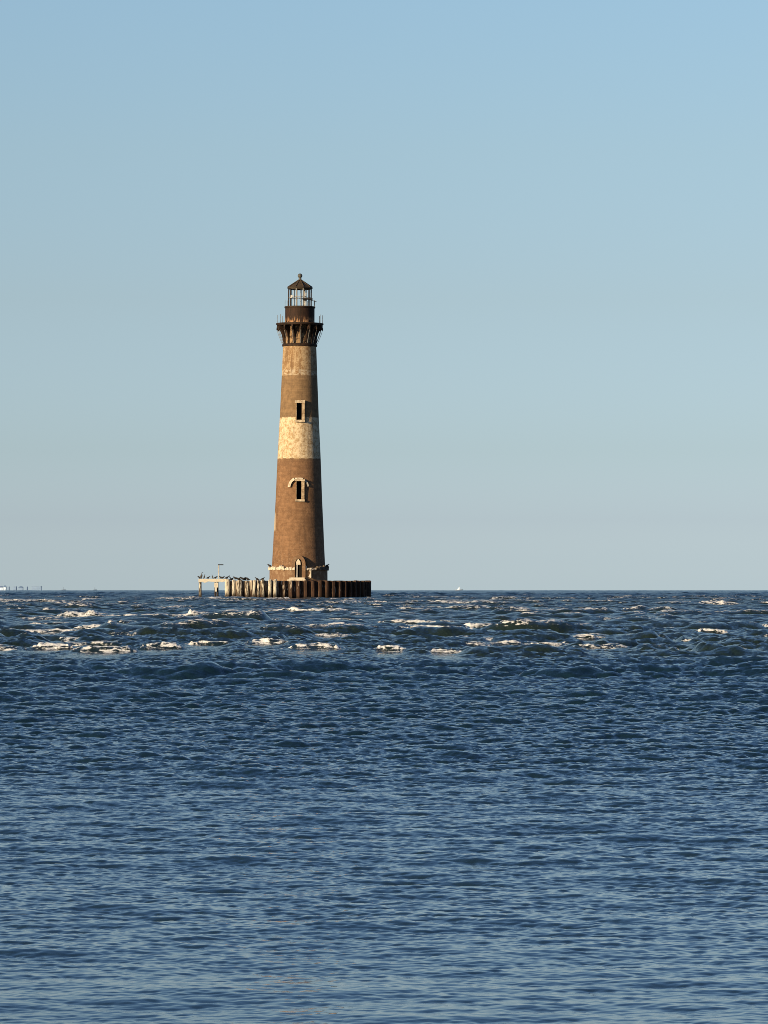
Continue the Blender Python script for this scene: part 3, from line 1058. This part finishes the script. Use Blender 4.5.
# breaking crests: x0, x1, row in the photograph's terms of distance, height in metres, strength
lump = tile_field(512, 14.0, 0.12, 1.4, None, 21, 0.2)[0]
CREST_H = np.zeros((NR, NC), np.float32)
CALM = np.zeros((NR, NC), np.float32)
wob = tile_field(256, 90.0, 2.0, 25.0, None, 22)[0]
CRESTS = [(-30, 66, 600.8, 3, 1.0), (78, 106, 599.5, 2, .6), (57, 104, 615.5, 5, 1.0), (112, 205, 615.8, 3, .8), (185, 252, 614.5, 5, 1.0), (-20, 18, 618, 3, .8),
          (28, 82, 624, 3, .7), (75, 116, 628, 5, 1.0), (-10, 82, 632, 3.5, .9), (15, 42, 638, 4, .85), (62, 92, 639, 5, .95), (35, 72, 646, 7, .8),
          (80, 134, 649, 8, 1.0), (-10, 20, 648, 5, .7), (160, 202, 597.6, 2, .7), (262, 368, 610.5, 4, 1.0), (268, 292, 620, 3, .6), (308, 362, 626, 4, .8),
          (148, 180, 645.5, 7, .85), (188, 232, 643.5, 6, .8), (248, 288, 642, 6, .8), (292, 340, 645.5, 8, 1.0), (314, 346, 636, 4, .7), (376, 402, 649, 7, .9),
          (196, 228, 598.4, 2, .8), (266, 292, 598.2, 1.8, .8), (364, 392, 602.5, 2.5, .8), (434, 488, 602.8, 3, .9), (438, 462, 612, 3, .8), (382, 442, 622, 4, .9), (406, 470, 628, 6, 1.0), (466, 510, 626.5, 4, .9),
          (514, 550, 625.5, 5, 1.0), (478, 520, 644, 6, 1.0), (518, 562, 645, 4, .7), (430, 462, 652, 5, .8), (570, 594, 610, 3.5, .9), (568, 594, 637.5, 6, .9),
          (654, 678, 610.5, 3, .8), (670, 694, 602.5, 2.2, .7), (698, 736, 603.8, 4, 1.0), (696, 728, 631, 5, .9), (648, 668, 637, 7, .7), (664, 682, 648, 4, .7),
          (682, 698, 641, 4, .6), (750, 790, 627, 4, .9), (752, 785, 637, 4, .7), (528, 548, 600.5, 1.8, .5), (546, 566, 615.5, 2.5, .5), (622, 638, 608, 2, .5),
          (600, 640, 622, 2, .35), (100, 150, 606, 2, .4), (210, 250, 605, 1.5, .4), (300, 340, 602.5, 1.5, .35), (560, 600, 604, 1.5, .4), (395, 420, 607, 2, .45),
          (440, 470, 637, 3, .4), (600, 626, 647, 4, .45), (720, 750, 650, 4, .45), (110, 140, 637, 3, .4), (350, 372, 616, 2, .4), (480, 505, 616, 2, .4)]
rs = np.random.RandomState(77)
for i in range(80):   # small broken crests between the listed ones and outside the picture
    w = 8 + 50 * rs.uniform(0, 1) ** 2
    x = rs.uniform(-260, 1030)
    CRESTS.append((x, x + w, rs.uniform(601, 652), rs.uniform(1.2, 2.8), rs.uniform(0.22, 0.52)))
for (xa, xb, yy, thick, s) in CRESTS:
    dpx = max(yy - Y0, 8.0)
    dist = FPX * CAM_H / dpx
    for _ in range(4):
        h = min(thick * (1.3 if yy < 633 and s > 0.55 else 1.0) * dist / FPX, 0.7)
        dist = FPX * (CAM_H - 0.5 * h + dist * dist / (2 * EARTH)) / dpx
    hh = max(h, 0.12)
    if abs(dist - D) < 26 and 170 < xb and xa < 400:
        dist = D - 26
    x0, x1 = (xa - 384) * dist / FPX, (xb - 384) * dist / FPX
    cx, hl = (x0 + x1) / 2, (x1 - x0) / 2
    wf = max(hh * 1.3, dist * 0.0016)
    wb = wf * 3.2
    r0, r1 = np.searchsorted(rows, [dist - 4 * wf - 7.5 - 0.04 * dist, dist + 4 * wb + 3.5])
    tl = hl * 2.3 + 1.0
    c0, c1 = np.searchsorted(cols, [math.atan2(cx - tl, dist), math.atan2(cx + tl, dist)])
    if r1 - r0 < 2 or c1 - c0 < 2:
        continue
    sl = (slice(r0, r1), slice(c0, c1))
    x, y = WX[sl], WY[sl]
    yc = dist + (sample(wob, 90.0, x, x * 0 + dist * 1.7, 0.3) * min(hl * 0.18, 1.4))
    v = y - yc
    prof = np.where(v < 0, np.exp(-(v / wf) ** 2), np.exp(-(v / wb) ** 2))
    ex = np.abs(x - cx) / hl
    env_h = np.exp(-(ex / 1.25) ** 4)
    sc_ = (110.0 / dist) ** 0.6
    lum = sample(lump, 14.0, x * sc_ * 0.7, y * sc_ * 0.8, 0.3)
    rag = sample(lump, 14.0, (x - cx) / hl * 2.6 + xa, (y - dist) / (wf * 2.0) + yy * 0.7, 0.0)
    env_f = sstep(1.2 + 0.25 * rag - ex, 0.0, 0.5)
    frontal = np.where(v < 0, (0.50 + 0.16 * lum) * np.exp(-(v / (wf * 1.25)) ** 2) + 0.44 * np.exp(-(v / (wf * 0.45)) ** 2), np.exp(-(v / (wf * 0.7)) ** 2))
    fo = env_f * frontal * s * (0.88 + 0.16 * rag)
    CREST_H[sl] = np.maximum(CREST_H[sl], (prof * env_h * hh * 0.85 + fo * hh * (0.12 + 0.17 * lum)).astype(np.float32))
    CALM[sl] = np.maximum(CALM[sl], (env_h * np.where(v < 0, np.exp(-(v / (6.5 + 0.03 * dist)) ** 4), np.exp(-(v / (wb * 1.5)) ** 2)) * (1.0 if s > 0.55 else 0.4 + s * 0.5)).astype(np.float32))
    FOAM[sl] = np.maximum(FOAM[sl], fo)
    trail = env_f * np.exp(-((v - wf * 1.5) / (wf * 3.0)) ** 2) * 0.44 * s
    FOAM[sl] = np.maximum(FOAM[sl], trail.astype(np.float32))
H = H * (1 - 0.85 * CALM) + CREST_H
# white water round the feet of the piles and posts
dd = np.hypot(WX - CX, WY - D)
near_wall = (np.exp(-((dd - COF_R - 0.6) / 0.9) ** 2) * (0.36 + 0.22 * sample(lump, 14.0, WX * 0.5, WY * 0.5, 0.9))).astype(np.float32)
FOAM = np.maximum(FOAM, np.where(np.abs(RR - D) < 30, near_wall, 0))
# the steepest natural crests on the bar carry a trace of foam too
bar = sstep(RR, 88, 110) * (1 - sstep(RR, 500, 900))
FOAM = np.maximum(FOAM, (bar * sstep(H, 0.30, 0.46) * 0.26).astype(np.float32))

ZW = H - (RR * RR / (2 * EARTH))
co = np.stack([WX + OX, WY + OY, ZW], axis=-1).reshape(-1, 3).astype(np.float32)
me = bpy.data.meshes.new('water')
nv = NR * NC
me.vertices.add(nv)
me.vertices.foreach_set('co', co.ravel())
idx = np.arange(nv, dtype=np.int32).reshape(NR, NC)
quads = np.stack([idx[:-1, :-1], idx[:-1, 1:], idx[1:, 1:], idx[1:, :-1]], axis=-1).reshape(-1, 4)
nf = len(quads)
me.loops.add(nf * 4)
me.loops.foreach_set('vertex_index', quads.ravel())
me.polygons.add(nf)
me.polygons.foreach_set('loop_start', np.arange(0, nf * 4, 4, dtype=np.int32))
me.polygons.foreach_set('use_smooth', np.ones(nf, dtype=bool))
at = me.attributes.new('foam', 'FLOAT', 'POINT')
at.data.foreach_set('value', FOAM.ravel().astype(np.float32))
me.update(calc_edges=True)

def water_material():
    M = Mat('sea_water', 0.06)
    geo = M.n.new('ShaderNodeNewGeometry')
    P = geo.outputs['Position']
    x, y, z = M.xyz(P)
    def mp(scale):
        m = M.n.new('ShaderNodeMapping')
        m.inputs['Scale'].default_value = scale
        M.l.new(P, m.inputs['Vector'])
        return m.outputs[0]
    fo = M.n.new('ShaderNodeAttribute')
    fo.attribute_name = 'foam'
    F = fo.outputs['Fac']
    n1 = M.noise(mp((0.7, 1.0, 2.2)), 4.0, 6, 0.78)
    n2 = M.noise(mp((0.5, 0.8, 2.5)), 1.6, 4, 0.65)
    br = M.math('ADD', M.math('MULTIPLY', M.math('SUBTRACT', n1, 0.5), 4.4), M.math('MULTIPLY', M.math('SUBTRACT', n2, 0.5), 1.9))
    foam = M.step(M.math('ADD', F, br), 0.22, 0.62)
    foam = M.math('MULTIPLY', foam, M.step(F, 0.02, 0.12))
    # stirred sand over the bar, clearer deep blue elsewhere
    barm = M.math('MULTIPLY', M.step(y, 78, 100), M.math('SUBTRACT', 1.0, M.step(y, 420, 900)))
    sand = M.math('MULTIPLY', barm, M.step(M.noise(mp((0.05, 0.05, 0.05)), 1.0, 3, 0.6), 0.25, 0.6, 0.4, 1.0))
    body = M.mix(sand, (0.004, 0.013, 0.023), (0.009, 0.016, 0.012))
    body = M.mix(M.step(y, 12, 48, 1.0, 0.0), body, (0.011, 0.027, 0.044))   # thin water over the beach sand
    M.color(M.mix(foam, body, (0.57, 0.59, 0.60)), 1.0)
    M.put(M.b.inputs['Roughness'], M.math('ADD', M.math('MULTIPLY', foam, 0.6), M.step(y, 60, 600, 0.015, 0.22)))
    M.b.inputs['IOR'].default_value = 1.333
    M.b.inputs['Specular IOR Level'].default_value = 0.5
    # ripples too small for the mesh
    r1 = M.noise(mp((1.0, 2.0, 1.0)), 7.5, 4, 0.65)
    r2 = M.noise(mp((0.8, 1.7, 1.0)), 1.7, 3, 0.6)
    bmp = M.n.new('ShaderNodeBump')
    bmp.inputs['Strength'].default_value = 1.0
    far = M.step(y, 30, 110)
    far2 = M.step(y, 120, 400)
    M.put(bmp.inputs['Distance'], 1.0)
    hgt = M.math('ADD', M.math('MULTIPLY', r1, M.math('ADD', M.step(y, 15, 40, 0.0015, 0.008), M.math('MULTIPLY', far, 0.042))),
                 M.math('MULTIPLY', r2, M.math('MULTIPLY', far2, 0.27)))
    M.put(bmp.inputs['Height'], hgt)
    M.l.new(bmp.outputs[0], M.b.inputs['Normal'])
    return M.m
me.materials.append(water_material())
water = bpy.data.objects.new('water', me)
link(water)
water['kind'] = 'structure'
